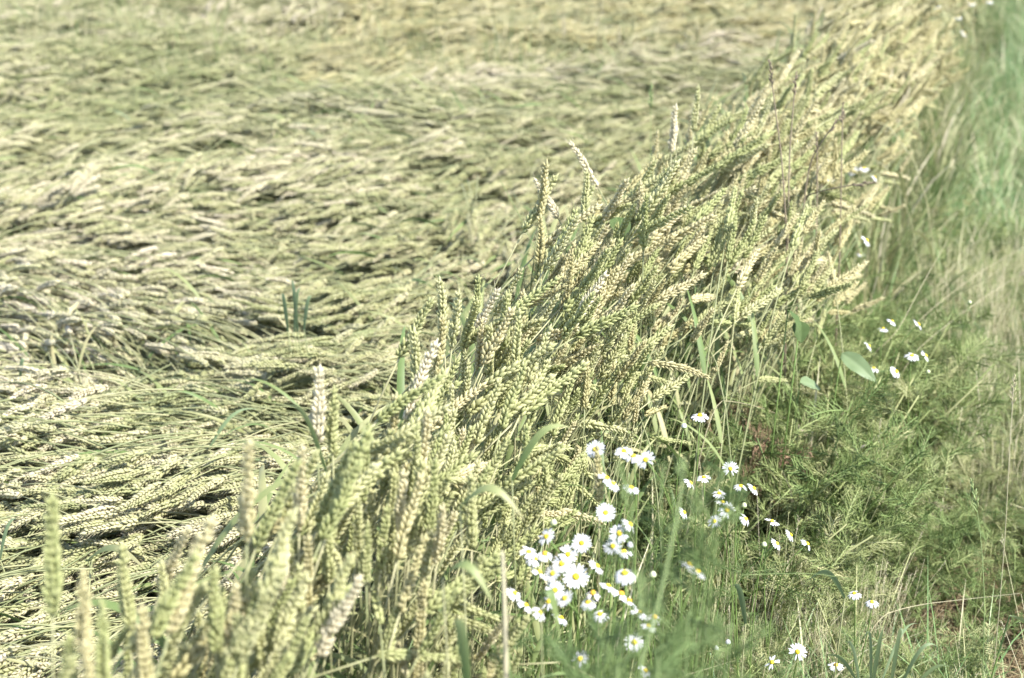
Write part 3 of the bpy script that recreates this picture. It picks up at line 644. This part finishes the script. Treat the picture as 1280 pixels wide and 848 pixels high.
def featherleaf(mb, p, d, L, r, mi=0, fine=0.00035):
    x, y, d = frame(d); tint = r.random(); bend = np.array([r.uniform(-.5, .5), r.uniform(-.5, .5), -0.3])
    n = int(L / 0.0052); pts = [p + d * L * t + bend * L * t * t * 0.5 for t in np.linspace(0, 1, 5)]
    tube(mb, pts, [fine * 1.5] * 4 + [fine], mi, tint, 3)
    for i in range(n):
        t = (i + 1) / (n + 1); c = p + d * L * t + bend * L * t * t * 0.5; ln = L * 0.30 * math.sin(math.pi * (0.15 + 0.8 * t)) + 0.003
        for sgn in (-1, 1):
            dd = d * 0.7 + x * sgn * 0.75 + y * r.uniform(-.5, .5); dd /= np.linalg.norm(dd); thread(mb, c, dd, ln, fine, mi, tint, r, 2)
            if ln > 0.008:
                d2 = dd + y * r.uniform(-1, 1) + d * 0.5; d2 /= np.linalg.norm(d2); thread(mb, c + dd * ln * 0.45, d2, ln * 0.55, fine, mi, tint + .1, r, 1)
def featherplant(seed, H, nl, matn, spread=0.5, Ll=0.06, branches=3, fine=0.0006):
    r = random.Random(seed); mb = MB()
    for b in range(branches):
        az = r.uniform(0, 6.28); ln = r.uniform(0.05, spread); h = H * r.uniform(0.75, 1.05)
        tip = np.array([math.cos(az) * math.sin(ln), math.sin(az) * math.sin(ln), math.cos(ln)]) * h; mid = tip * 0.5 + np.array([0, 0, 0.02])
        tube(mb, [np.zeros(3), mid, tip], [0.0018, 0.0014, 0.0008], 0, 0.8, 4)
        for i in range(nl):
            t = 0.12 + 0.88 * (i + r.random()) / nl; c = (mid * 2 * t if t < .5 else mid + (tip - mid) * (2 * t - 1)); a = r.uniform(0, 6.28); u_ = r.uniform(0.15, 1.0)
            featherleaf(mb, c, np.array([math.cos(a), math.sin(a), u_]), Ll * r.uniform(0.6, 1.15), r, 0, fine)
    return mb.mesh('featherplant', [M[matn]])
def fill(name, label, cat, protos, specs, seed, bl=True, hgt=0.3):
    r = random.Random(seed); pts = []; rots = []; sc = []; ix = []
    for (fn, n, smin, smax, box) in specs:
        k = 0; tries = 0
        while k < n and tries < n * 12:
            tries += 1; x = r.uniform(box[0], box[1]); y = r.uniform(box[2], box[3])
            if r.random() > fn(x, y): continue
            s = r.uniform(smin, smax)
            if bl and (blocks((x, y, hgt * s), 8) or blocks((x, y, hgt * s * 0.6), 5)): s *= 0.55
            pts.append((x, y, 0)); rots.append((r.gauss(0, .08), r.gauss(0, .08), r.uniform(0, 6.28))); sc.append(s); ix.append(r.randrange(len(protos))); k += 1
    return scatter(name, label, cat, protos, pts, rots, sc, ix)
def edge(x, y): return x - interp(RIGHT, max(1, min(8, y)))     # metres right of the ear edge
def soil(x, y): return min(1, 2.4 * math.exp(-(((x - 0.95) / 0.26) ** 2 + ((y - 2.40) / 0.34) ** 2)))
G = [tuft(i, 26, 0.05, 0.30, 0.0045, 0.35, 1.6, 'grass') for i in range(6)]
fill('green_grass', 'lush green grass blades covering the verge on the right', 'grass', G,
     [(lambda x, y: (1 if edge(x, y) > -0.1 else 0) * (0.25 + 0.75 * min(1, max(0, (y - 3.2) / 1.3))) * (1 - 0.95 * soil(x, y)), 5200, 0.7, 1.25, (-0.1, 5.5, 2.0, 12)),
      (lambda x, y: (1 if edge(x, y) > 0.0 else 0) * (1 - soil(x, y)), 1500, 0.45, 0.8, (0.0, 2.2, 1.7, 3.6)),
      (lambda x, y: 1 if edge(x, y) > 0.0 else 0, 1500, 1, 1.5, (2, 9, 6, 17))], 21)
G2 = [tuft(30 + i, 46, 0.07, 0.20, 0.0026, 0.55, 2.0, 'grassdry' if i % 3 == 0 else 'grass' if i % 2 else 'feather') for i in range(6)]
fill('fine_grass', 'short fine thread-like grass matted over the near verge', 'grass', G2,
     [(lambda x, y: (1 if edge(x, y) > -0.05 else 0) * (1 - soil(x, y)), 2600, 0.7, 1.3, (0.0, 2.8, 1.9, 5.0))], 26, hgt=.2)
D = [stemtuft(i, 22, 0.06, 0.42, 'grassdry') for i in range(6)] + [tuft(50 + i, 18, 0.05, 0.20, 0.0028, 0.5, 1.8, 'grassdry') for i in range(3)]
fill('dry_grass', 'thin bleached grass stems standing in the verge at lower right', 'grass', D,
     [(lambda x, y: (1 if edge(x, y) > 0.12 else 0) * (1 - 0.97 * soil(x, y)) * (1 if y < 3.2 or (y < 4.1 and x > 1.05) else 0.5 * math.exp(-(y - 3.2) / .5)), 1900, 0.45, 0.95, (0.2, 3.2, 2.0, 5.5)), (lambda x, y: 1, 90, 0.5, 0.8, (1.75, 2.7, 5.6, 6.7)), (lambda x, y: 0.6 * (1 if edge(x, y) > .15 else 0) * (1 - soil(x, y)), 1500, 0.35, 0.65, (0.2, 2.4, 2.0, 3.8))], 22)
FP = [featherplant(i, 0.30, 12, 'feather', 0.7, 0.055, 3) for i in range(5)]
def fz(x, y): return (1 if edge(x, y) > -0.16 else 0) * math.exp(-(max(0, edge(x, y) - 0.1) / 0.4) ** 2)
fill('feathery_weeds', 'matted olive feathery weed foliage between the wheat and the verge grass', 'weeds', FP,
     [(fz, 520, 0.6, 1.1, (-0.05, 2.2, 1.75, 4.6)), (lambda x, y: 1 if -0.08 < edge(x, y) < 0.1 else 0, 110, 1.3, 1.9, (0.2, 1.2, 2.35, 3.3)), (lambda x, y: 0.3 * (1 - soil(x, y)), 160, 0.4, 0.8, (0.3, 2.0, 2.1, 3.6))], 23)
# stem layer under the strip, green leaves at the verge face
SL = [tuft(80 + i, 14, 0.04, 0.42, 0.009, 0.3, 1.3, 'leaf') for i in range(5)]
fill('wheat_undergrowth', 'dark green blades and stems filling the foot of the standing wheat', 'leaves', SL,
     [(lambda x, y: 1 if -0.12 < edge(x, y) + 0.0 < 0.05 or (interp(LEFT, y) - 0.1 < x < interp(RIGHT, y)) else 0, 900, 0.7, 1.15, (-0.7, 2.6, 1.05, 7))], 24, hgt=0.4)
# straw litter on the soil patch
def litter(k):
    r = random.Random(k); mb = MB()
    for q in range(40):
        a = r.uniform(0, 6.28); p = np.array([r.gauss(0, .07), r.gauss(0, .07), r.uniform(0.008, 0.03)]); d = np.array([math.cos(a), math.sin(a), r.gauss(0, .1)]) * r.uniform(.02, .08)
        tube(mb, [p, p + d * .5 + np.array([0, 0, .003]), p + d], [0.0009, 0.0009, 0.0006], 0, r.random(), 3)
    return mb.mesh('litter', [M['dryleaf']])
fill('straw_litter', 'brown straw litter scattered on the bare soil at the lower right', 'litter', [litter(k) for k in range(4)],
     [(lambda x, y: 0.25 + soil(x, y), 320, 0.8, 1.2, (0.2, 2.2, 2.0, 4)), (lambda x, y: 1, 80, .8, 1.2, (0.7, 1.25, 2.25, 2.8))], 25, False)
# far taller greener band at the back of the lodged field
FB = [stalk_mesh(PROTO['upright'][i], i + 3, M['ear_field']) for i in range(3)] + [tuft(60 + i, 26, 0.08, 0.72, 0.010, 0.45, 1.6, 'leaf') for i in range(3)]
r = random.Random(31); pts = []; rots = []; sc = []; ix = []
for _ in range(2200):
    x = r.uniform(-5, 0.9); y = r.uniform(5.7, 10)
    m_ = nz2(x, y, 2.1, 6) + 0.3 - max(0, 6.9 - y) * 0.55 - max(0, x + .2) * 0.5
    if r.random() > m_ * 1.6: continue
    pts.append((x, y, 0)); rots.append((r.gauss(0, .15), r.gauss(0, .15), r.uniform(0, 6.28))); sc.append(r.uniform(.58, .82)); ix.append(r.choice((0, 1, 2, 3, 4, 5, 4, 5)))
for _ in range(60):   # small green clumps in the lodged mat
    cx, cy = r.uniform(-2.6, 0.3), r.uniform(4.3, 8.5)
    if cx > interp(LEFT, cy) - 0.6: continue
    for q in range(r.randrange(2, 6)):
        pts.append((cx + r.gauss(0, .1), cy + r.gauss(0, .1), 0)); rots.append((r.gauss(0, .3), r.gauss(0, .3), r.uniform(0, 6.28))); sc.append(r.uniform(.55, .75)); ix.append(3 + r.randrange(3))
scatter('upright_wheat_patches', 'blurred green clumps still upright at the back of the lodged field', 'wheat', FB, pts, rots, sc, ix)

# ------------------------------------------------------------------ daisies
def petals_mesh(seed, n, D, droop, ragged=0.0, m='petal'):
    r = random.Random(seed); mb = MB(); r0 = D * 0.11
    for i in range(n):
        if r.random() < ragged + 0.05: continue
        a = 2 * math.pi * (i + r.uniform(-.25, .25)) / n; L = D * 0.5 - r0; L *= r.uniform(.86, 1.06); wd = 2 * math.pi * D * 0.33 / n * r.uniform(.8, 1.0)
        dr = droop + r.gauss(0, .12); c = np.array([math.cos(a), math.sin(a), 0]); s = np.array([-math.sin(a), math.cos(a), 0]); V = []
        p = c * r0; ang = 0.12
        prof = [0.35, 0.75, 1.0, 0.95, 0.5]
        for k, w_ in enumerate(prof):
            V += [p + s * wd * .5 * w_ + np.array([0, 0, -.0006 * w_]), p + np.array([0, 0, .0003]), p - s * wd * .5 * w_ + np.array([0, 0, -.0006 * w_])]
            ang = 0.12 - dr * ((k + 1) / 4) ** 1.2; p = p + (c * math.cos(ang) + np.array([0, 0, math.sin(ang)])) * L / 4
        F = []
        for k in range(4): b = 3 * k; F += [(b, b + 1, b + 4, b + 3), (b + 1, b + 2, b + 5, b + 4)]
        mb.add(V, F, 0, r.random())
    return mb.mesh('petals', [M[m]])
def dome(D, hgt, m, bumps=True):
    mb = MB(); V = []; rings, sd = 7, 14
    for i in range(rings):
        t = i / (rings - 1) * 0.5 * math.pi
        for j in range(sd):
            a = 2 * math.pi * (j + .5 * (i % 2)) / sd; k = 1 + (0.07 if (i + j) % 2 else -0.03); V.append((math.cos(a) * math.cos(t) * D / 2 * k, math.sin(a) * math.cos(t) * D / 2 * k, math.sin(t) * hgt * k))
    F = [(i * sd + j, i * sd + (j + 1) % sd, (i + 1) * sd + (j + 1) % sd, (i + 1) * sd + j) for i in range(rings - 1) for j in range(sd)]; F.append(tuple(range(sd))[::-1]); F.append(tuple((rings - 1) * sd + j for j in range(sd)))
    mb.add(V, F); return mb.mesh('disc', [M[m]])
def calyx_mesh():
    mb = MB(); tube(mb, [(0, 0, -0.0045), (0, 0, -0.003), (0, 0, 0)], [0.0012, 0.0034, 0.0046], 0, .5, 8); return mb.mesh('calyx', [M['dstem']])
DD = 0.036
PET = {('open', k): petals_mesh(k, 19 + k % 4, DD, 0.15 + 0.1 * (k % 3)) for k in range(5)}
PET.update({('droop', k): petals_mesh(20 + k, 19, DD, 0.7 + 0.25 * k, 0.05) for k in range(3)})
PET.update({('rag', k): petals_mesh(30 + k, 16, DD, 0.5, 0.25) for k in range(2)})
PET[('old', 0)] = petals_mesh(40, 16, DD, 1.3, 0.2, 'petalold')
DISC = dome(0.0098, 0.0042, 'disc'); DISCO = dome(0.0105, 0.0058, 'discold'); CAL = calyx_mesh()
VIEW = {}
def stem_between(name, a, b, n0, r0, r1, m, parent, inv, wob=0.02, sides=5):
    """curved stem from the ground point a up to b arriving along direction n0"""
    a = np.array(a); b = np.array(b); n0 = np.array(n0); L = np.linalg.norm(b - a); P = []
    c1 = a + np.array([0, 0, 1]) * L * 0.45; c2 = b - n0 * L * 0.22
    for t in np.linspace(0, 1, 12): P.append((1 - t) ** 3 * a + 3 * (1 - t) ** 2 * t * c1 + 3 * (1 - t) * t * t * c2 + t ** 3 * b)
    mb = MB(); tube(mb, [p - np.array(inv) for p in P], np.linspace(r0, r1, 12), 0, 0.5, sides); o = link(name, mb.mesh(name, [M[m]]), parent); return o, P
def ring_leaves(P, parent, base, seed, k=3, m='featherblue'):
    r = random.Random(seed)
    for q in range(k):
        mb = MB(); i = r.randrange(4, 9)
        for z in range(1):
            a = r.uniform(0, 6.28); featherleaf(mb, np.array(P[min(11, i + z)]) - np.array(base), np.array([math.cos(a), math.sin(a), r.uniform(.2, .9)]), r.uniform(.035, .06), r)
        link('leaf', mb.mesh('leaf', [M[m]]), parent)
for i, (u, v, px, f, words) in enumerate(DAISIES):
    d = daisy_dist(u, v, px); p = at(u, v, d); q = proj(p); scl_ = px * q[2] / FPX / DD; scl_ = max(.7, min(1.2, scl_ * 0.94))
    tc = (CAM - p).normalized(); r = random.Random(i)
    if f == 'c': n = tc * 1.0 + Vector((0.05, 0, 0.30))
    elif f == 'u': n = tc * 0.1 + Vector((0.05, 0.0, 1.0))
    elif f == 'l': n = tc * 0.55 + Vector((-0.55, 0, 0.6))
    elif f == 'r': n = tc * 0.15 + Vector((0.7, 0.05, 0.6))
    elif f == 'b': n = Vector((0.5, 0.25, 0.9)) + tc * 0.1
    else: n = tc * 0.5 + Vector((0.1, 0.1, 0.9))
    n = (n + Vector((r.gauss(0, .1), r.gauss(0, .1), r.gauss(0, .08)))).normalized()
    base = Vector((p.x - n.x * 0.05 + r.gauss(0, .03), p.y - n.y * .05 + abs(r.gauss(0.02, .03)), 0))
    root = empty('daisy', base); tag(root, words, 'daisy', 'white daisies beside the wheat')
    def place(nm, me):
        o = link(nm, me, root); o.location = p - base; o.rotation_euler = (Matrix.Rotation(0, 3, 'Z') @ n.to_track_quat('Z', 'Y').to_matrix() @ Matrix.Rotation(r.uniform(0, 6), 3, 'Z')).to_euler(); o.scale = (scl_,) * 3; return o
    key = {'c': ('open', i % 5), 'r': ('droop', i % 2), 'l': ('open', i % 5), 'u': ('droop', i % 3), 'b': ('droop', 0), 'o': ('old', 0)}[f]
    if 'sparse' in words or 'ragged' in words or 'narrow' in words: key = ('rag', i % 2)
    place('petals', PET[key]); dn = place('disc', DISCO if ('orange' in words or 'brown' in words) else DISC); place('calyx', CAL)
    o, P = stem_between('stem', base, p - n * 0.004 * scl_, n, 0.0013, 0.0009, 'dstem', root, base)
    if d < 3.2: ring_leaves(P, root, base, i, 3)
for i, (u, v, words) in enumerate(BUDS):
    d = daisy_dist(u, v, 20); p = at(u, v, d); n = Vector((0.1, -0.1, 1)).normalized(); base = Vector((p.x, p.y + .03, 0)); root = empty('daisy_bud', base); tag(root, words, 'flower bud', 'unopened daisy buds')
    me = dome(0.0085, 0.006, 'petal' if 'white' in words else 'bud'); o = link('bud', me, root); o.location = p - base
    o = link('calyx', CAL, root); o.location = p - base + Vector((0, 0, 0.0008))
    stem_between('stem', base, p - n * .003, n, .0012, .0008, 'dstem', root, base)

# near feathery mayweed plants (individual, blurred, at the bottom centre and right of it)
NF = [featherplant(200 + i, 0.62, 26, 'featherblue', 0.13, 0.055, 3, 0.0006) for i in range(4)]
MW = [(690, 830, 1.50, 'leftmost feathery mayweed plant under the daisy cluster'), (742, 800, 1.42, 'feathery mayweed plant below the central daisies at the bottom edge'),
      (770, 790, 1.36, 'feathery mayweed plant right below the largest daisy'), (822, 800, 1.30, 'blue green feathery plant around the yellow green stem'),
      (760, 845, 1.30, 'low feathery plant at the bottom edge under the daisies'), (850, 760, 1.32, 'feathery plant rising at the right side of the blurred foliage'),
      (868, 668, 1.38, 'blurred feathery plant between the two daisy groups'), (800, 838, 1.22, 'nearest blurred feathery plant at the bottom edge'),
      (720, 790, 1.6, 'feathery plant behind the lowest cluster daisies'), (880, 838, 1.30, 'rightmost feathery plant at the bottom edge'), (660, 845, 1.62, 'feathery plant at the foot of the pale dry stalk'),
      (838, 575, 1.45, 'tallest thin feathery plant beside the row of three small daisies'), (862, 590, 1.5, 'thin feathery sprig in front of the right daisy group')]
for i, (u, v, d, words) in enumerate(MW):
    p = at(u, v, d); s = p.z / 0.60; root = empty('mayweed_plant', (p.x, p.y, 0), i * 1.3, 1); tag(root, words, 'weed', 'feathery mayweed plants'); o = link('foliage', NF[i % 4], root); o.scale = (0.75 if v < 700 else 1, 0.75 if v < 700 else 1, s)

# ------------------------------------------------------------------ single stems, blades and broad leaves
def stalk_px(name, words, cat, P, rad, m, group=None, parts=None):
    """P: list of (u, v, distance) along the stem; the last point is carried straight down to the ground if it is above it"""
    W = [at(*q) for q in P]; sl_ = (W[0] - W[1]); sl_.z = 0; base = Vector((W[0].x, W[0].y, 0)) + sl_ * min(1.2, 0.6 * W[0].z / max(1e-3, (W[0] - W[1]).length), 0.12 / max(1e-3, sl_.length)); root = empty(name, base); tag(root, words, cat, group)
    pts_ = ([base + Vector((0, 0, 0))] if W[0].z > 0.03 else []) + W
    pp = np.array([tuple(x - base) for x in pts_]); 
    out = pp
    for _ in range(3):      # corner cutting keeps the curve free of overshoot
        nw = [out[0]]
        for a, b in zip(out[:-1], out[1:]): nw += [a * .75 + b * .25, a * .25 + b * .75]
        out = np.array(nw + [out[-1]])
    mb = MB(); tube(mb, out, np.linspace(rad, rad * 0.45, len(out)), 0, np.linspace(0, 1, len(out)), 6); link('stem', mb.mesh('stem', [M[m]]), root)
    return root, out
def seedhead(root, out, L, n, m, wd=0.0011, seed=0):
    r = random.Random(seed); mb = MB(); tip = np.array(out[-1]); d = tip - np.array(out[-6]); d = d / np.linalg.norm(d); x, y, d = frame(d)
    for i in range(n):
        t = i / n; c = tip - d * L * (1 - t); a = r.uniform(0, 6.28); dd = d + (x * math.cos(a) + y * math.sin(a)) * 0.6; k = 0.006 * (1.1 - t * .6)
        tube(mb, [c, c + dd * k, c + dd * k * 1.8], [0.0004, wd, 0.0002], 0, r.random(), 4)
    link('seed_head', mb.mesh('seed_head', [M[m]]), root)
stalk_px('dry_stalk', 'thick pale dead stalk rising vertically left of the daisy cluster', 'dead stalk', [(633, 900, 1.46), (632, 800, 1.45), (630, 740, 1.44), (628, 690, 1.43)], 0.0034, 'dry')
t, o_ = stalk_px('flowering_stem', 'blurred yellow green stem slanting up between the two daisy groups', 'stem', [(790, 870, 1.24), (822, 760, 1.25), (840, 680, 1.26), (853, 610, 1.27), (852, 575, 1.28)], 0.0016, 'shoot'); seedhead(t, o_, .02, 12, 'shoot', .0007)
W_ = [([(985, 330, 2.95), (978, 200, 2.95), (968, 130, 2.95), (962, 75, 2.95)], 'tallest dark dead weed stem in the upper strip, bending left'),
      ([(985, 330, 3.0), (986, 200, 3.0), (992, 130, 3.0), (995, 90, 3.0)], 'dark dead weed stem crossing behind the tallest one'),
      ([(1000, 330, 3.05), (1008, 210, 3.05), (1030, 172, 3.0), (1056, 140, 3.0)], 'dark dead stem forking right in the upper strip'),
      ([(1050, 330, 3.2), (1052, 190, 3.2), (1054, 128, 3.2)], 'short upright dead stem at the right of the dead weed stems'),
      ([(1020, 330, 3.2), (1022, 200, 3.2), (1020, 165, 3.2)], 'thin dead stem standing just left of centre in the upper tuft'),
      ([(1000, 250, 3.1), (1020, 240, 3.05), (1060, 232, 3.0), (1095, 228, 3.0)], 'dead stem lying nearly level across the upper strip')]
for k, (P, words) in enumerate(W_):
    t, o_ = stalk_px('dead_weed_stem', words, 'dead stem', P, 0.0021, 'darkdry', 'dark dead weed stems'); seedhead(t, o_, .05, 14, 'darkdry', .0016, k)
G_ = [([(815, 300, 3.0), (813, 180, 3.0), (814, 105, 3.02)], 'hair-thin grass stem rising straight above the strip', 'shoot'),
      ([(680, 340, 2.6), (655, 280, 2.6), (625, 225, 2.6)], 'thin green grass stem tilting left at the field side', 'shoot'),
      ([(590, 200, 4.6), (580, 140, 4.6), (563, 108, 4.6)], 'fine grass stem standing alone in the lodged field', 'shoot'),
      ([(920, 668, 2.75), (1000, 622, 2.9), (1060, 612, 3.0), (1110, 614, 3.0), (1190, 636, 2.9)], 'long pale grass stem arching right across the verge, seed head at its tip', 'dry'),
      ([(880, 500, 2.5), (930, 503, 2.7), (980, 520, 2.9), (1010, 545, 2.95)], 'bent straw stem at the weed tangle beside the wheat', 'dry'),
      ([(1110, 440, 3.3), (1170, 380, 3.4), (1240, 330, 3.5), (1300, 300, 3.6)], 'upper of the long dry grass stems slanting up to the right edge', 'dry'),
      ([(1120, 460, 3.2), (1190, 400, 3.3), (1260, 352, 3.4), (1300, 330, 3.4)], 'lower of the long dry grass stems slanting up to the right edge', 'dry'),
      ([(1080, 450, 3.1), (1120, 420, 3.1), (1150, 360, 3.2), (1185, 300, 3.3)], 'steep dry grass stem among the verge daisies', 'dry'),
      ([(1255, 700, 2.45), (1262, 560, 2.4), (1268, 470, 2.4)], 'tall bare stem close to the right edge', 'dry'),
      ([(1085, 775, 2.5), (1140, 757, 2.6), (1200, 750, 2.65), (1275, 742, 2.65)], 'straw stem lying across the bare soil patch', 'dry'),
      ([(1232, 800, 2.3), (1228, 680, 2.3), (1215, 600, 2.3)], 'upright green grass shoot beside the bare soil', 'shoot'),
      ([(905, 720, 2.1), (960, 718, 2.1), (1010, 716, 2.1), (1065, 724, 2.1)], 'pale level grass stem below the row of three low daisies', 'shoot')]
for k, (P, words, m) in enumerate(G_):
    t, o_ = stalk_px('grass_stem', words, 'grass stem', P, 0.0009 if m == 'dry' else 0.0008, m, 'single grass stems')
    if 'seed head' in words or k % 2 == 0: seedhead(t, o_, .05, 26, m, .0009, k)
def leaf_px(words, cat, A, B, d0, d1, wd, m, name='leaf_blade', sag=0.01, group='loose wheat and grass blades', nrm=None):
    """a long blade between two seen points, with its stalk going down to the ground"""
    if 'lodged' in words and 'tuft' not in words: d0 = (atz(*A, 0.41) - CAM).length; d1 = (atz(*B, 0.45) - CAM).length; wd *= .7
    a, b = at(*A, d0), at(*B, d1); base = Vector((a.x, a.y, 0)); root = empty(name, base); tag(root, words, cat, group)
    a = np.array(a - base); b = np.array(b - base); mb = MB(); V = []; n = 12; tn = []
    s = np.cross(b - a, np.array(FWD)) ; s = s / np.linalg.norm(s); nn = np.cross(s, b - a); nn /= np.linalg.norm(nn)
    s = s * 0.8 + nn * 0.6
    for i in range(n + 1):
        t = i / n; c = a + (b - a) * t + np.array([0, 0, sag * math.sin(math.pi * t) * 3]); w_ = wd * .5 * (min(1, .5 + 2 * t)) * (1 - t ** 3) + 2e-4
        V += [c + s * w_, c - nn * w_ * .25, c - s * w_]; tn += [t] * 3
    F = []
    for k in range(n): q = 3 * k; F += [(q, q + 1, q + 4, q + 3), (q + 1, q + 2, q + 5, q + 4)]
    mb.add(V, F, 0, tn); link('blade', mb.mesh('blade', [M[m]]), root)
    mb = MB(); tube(mb, [(0.02, 0.12, 0), tuple(a * .5 + np.array([0.01, .06, 0])), tuple(a)], [.0014, .0012, .001], 0, .4, 5); link('stem', mb.mesh('stem', [M['stem']]), root)
    return root
leaf_px('green leaf blade with reddish tip lying level across the wheat ears', 'leaf', (575, 634), (655, 650), 1.55, 1.52, .011, 'leaf')
leaf_px('green leaf blade sloping down right, below the one with a reddish tip', 'leaf', (553, 722), (618, 758), 1.48, 1.45, .011, 'leaf')
leaf_px('broad bright blade curving down through the lowest cluster daisies', 'leaf', (676, 748), (700, 800), 1.5, 1.5, .011, 'leaf')
leaf_px('grey green blade pointing up left in the verge, below the long arching stem', 'leaf', (932, 780), (912, 735), 2.2, 2.2, .010, 'leafblue')
leaf_px('short grey green blade left of the isolated pair of tiny daisies', 'leaf', (1056, 748), (1008, 728), 2.2, 2.2, .011, 'leafblue')
leaf_px('broad green blade rising steeply in the foreground beside the dry stalk', 'leaf', (585, 860), (568, 778), 1.4, 1.4, .014, 'leaf')
leaf_px('thin dark blade slanting left of the tall bleached wheat ear', 'leaf', (408, 590), (358, 508), 1.72, 1.74, .008, 'leaf')
leaf_px('yellow green blade curving between wheat ears left of the daisy row', 'leaf', (640, 600), (715, 535), 1.8, 1.8, .011, 'leaf')
leaf_px('grey green blade lying on the lodged wheat, near the left edge', 'leaf', (25, 480), (35, 455), 2.7, 2.7, .02, 'leafblue')
leaf_px('long grey green blade lying diagonally on the lodged wheat', 'leaf', (262, 560), (325, 512), 2.25, 2.3, .012, 'leafblue')
leaf_px('broad yellow green blade lying flat in the lodged wheat shadow', 'leaf', (110, 700), (182, 712), 1.95, 1.9, .018, 'leaf')
leaf_px('grey blade rising from the lodged wheat at the lower left edge', 'leaf', (0, 700), (28, 650), 1.9, 1.9, .012, 'leafblue')
for k, (A, B, w_, d1) in enumerate([((1090, 862), (1104, 786), .010, 2.1), ((1075, 866), (1052, 806), .008, 2.25), ((1112, 868), (1128, 792), .009, 2.05), ((1070, 850), (1018, 826), .009, 2.1), ((1125, 860), (1176, 812), .009, 2.2), ((1088, 866), (1080, 798), .007, 2.15), ((1140, 866), (1196, 838), .008, 2.0), ((1100, 858), (1148, 780), .006, 2.3)]):
    leaf_px(['tallest', 'left-bending', 'widest', 'lowest level', 'right-bending', 'narrow upright', 'lowest right-hand', 'thinnest slanting'][k] + ' blue green blade of the clump at the bottom right', 'leaf', A, B, 2.2, d1, w_ * .62, 'leafblue', group='blue green blades at the bottom right', sag=.008 + .004 * (k % 3))
for k, (A, B) in enumerate([((372, 415), (365, 350)), ((360, 415), (352, 368)), ((380, 412), (392, 372)), ((368, 415), (376, 360))]):
    leaf_px(['tallest', 'leftmost', 'rightmost', 'second tallest'][k] + ' blurred grey green blade of the tuft standing in the lodged wheat', 'leaf', A, B, 3.1, 3.1, .011, 'leafblue', group='blades of the tuft in the lodged wheat')
def broadleaf(words, c, d, L, wd, az, tilt, m, name='broad_leaf', roll=0.0):
    p = at(*c, d); base = Vector((p.x, p.y, 0)); root = empty(name, base); tag(root, words, 'leaf', 'broad weed leaves')
    mb = MB(); n = 14; k = 4; V = []; T = []
    for i in range(n + 1):
        t = i / n; w_ = wd * .5 * math.sin(math.pi * min(1, t ** .75)) ** .8 + 4e-4
        for j in range(-k, k + 1):
            s = j / k; V.append((t * L, s * w_, -abs(s) ** .7 * -w_ * .22 - .25 * L * t * t + .0008 * math.sin(t * 17 + s * 2) * (abs(s)))); T.append(.5 + .5 * (1 - abs(s)) ** 6)
    m2 = 2 * k + 1; F = [(i * m2 + j, i * m2 + j + 1, (i + 1) * m2 + j + 1, (i + 1) * m2 + j) for i in range(n) for j in range(2 * k)]
    mb.add(V, F, 0, T); o = link('blade', mb.mesh('blade', [M[m]]), root); o.location = p - base; o.rotation_euler = (roll, tilt, az)
    mb = MB(); tube(mb, [(0, 0.12, 0), tuple((p - base) * .6 + Vector((0, .05, 0))), tuple(p - base)], [.0016, .0014, .0012], 0, .4, 6); link('stem', mb.mesh('stem', [M['dstem']]), root)
broadleaf('large pale green broad leaf lying pointed right beside the verge daisies', (1052, 442), 2.85, .085, .036, -0.85, 0.25, 'broad', roll=0.5)
broadleaf('greyish broad leaf left of the large pointed one', (1000, 478), 2.85, .05, .035, 0.2, 0.2, 'broad', roll=0.3)
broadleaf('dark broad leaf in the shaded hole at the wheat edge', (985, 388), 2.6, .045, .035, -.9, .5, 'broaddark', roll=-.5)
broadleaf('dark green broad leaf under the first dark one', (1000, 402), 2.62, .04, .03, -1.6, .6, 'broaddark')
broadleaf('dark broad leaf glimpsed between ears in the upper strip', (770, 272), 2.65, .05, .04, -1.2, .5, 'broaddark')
broadleaf('green toothed leaf cut by the right edge of the picture', (1262, 770), 2.2, .05, .035, -.2, .3, 'broad', roll=-.5)

# dead brown weed tangle lying against the foot of the wheat
mb_ = []
M['brown'] = mat('dead_brown_weed', [(0.20, 0.12, 0.07), (0.33, 0.21, 0.13), (0.44, 0.32, 0.20)], 0.7, 0.15, 60, 0.4, None, 0.3)
BW = [featherplant(400 + i, 0.22, 14, 'brown', 1.0, 0.05, 4, 0.0007) for i in range(2)]
for i, (u, v, words) in enumerate([(925, 505, 'dried reddish brown weed heaped at the foot of the wheat'), (958, 522, 'smaller dried brown weed right of the reddish heap'), (905, 545, 'dry brown weed under the lone edge-on daisy')]):
    p = atz(u, v, 0.42); root = empty('weed_tangle', (p.x, p.y, 0), i * 2.1); tag(root, words, 'weed', 'dried brown weeds'); o = link('foliage', BW[i % 2], root); o.scale = (1, 1, 2.0)
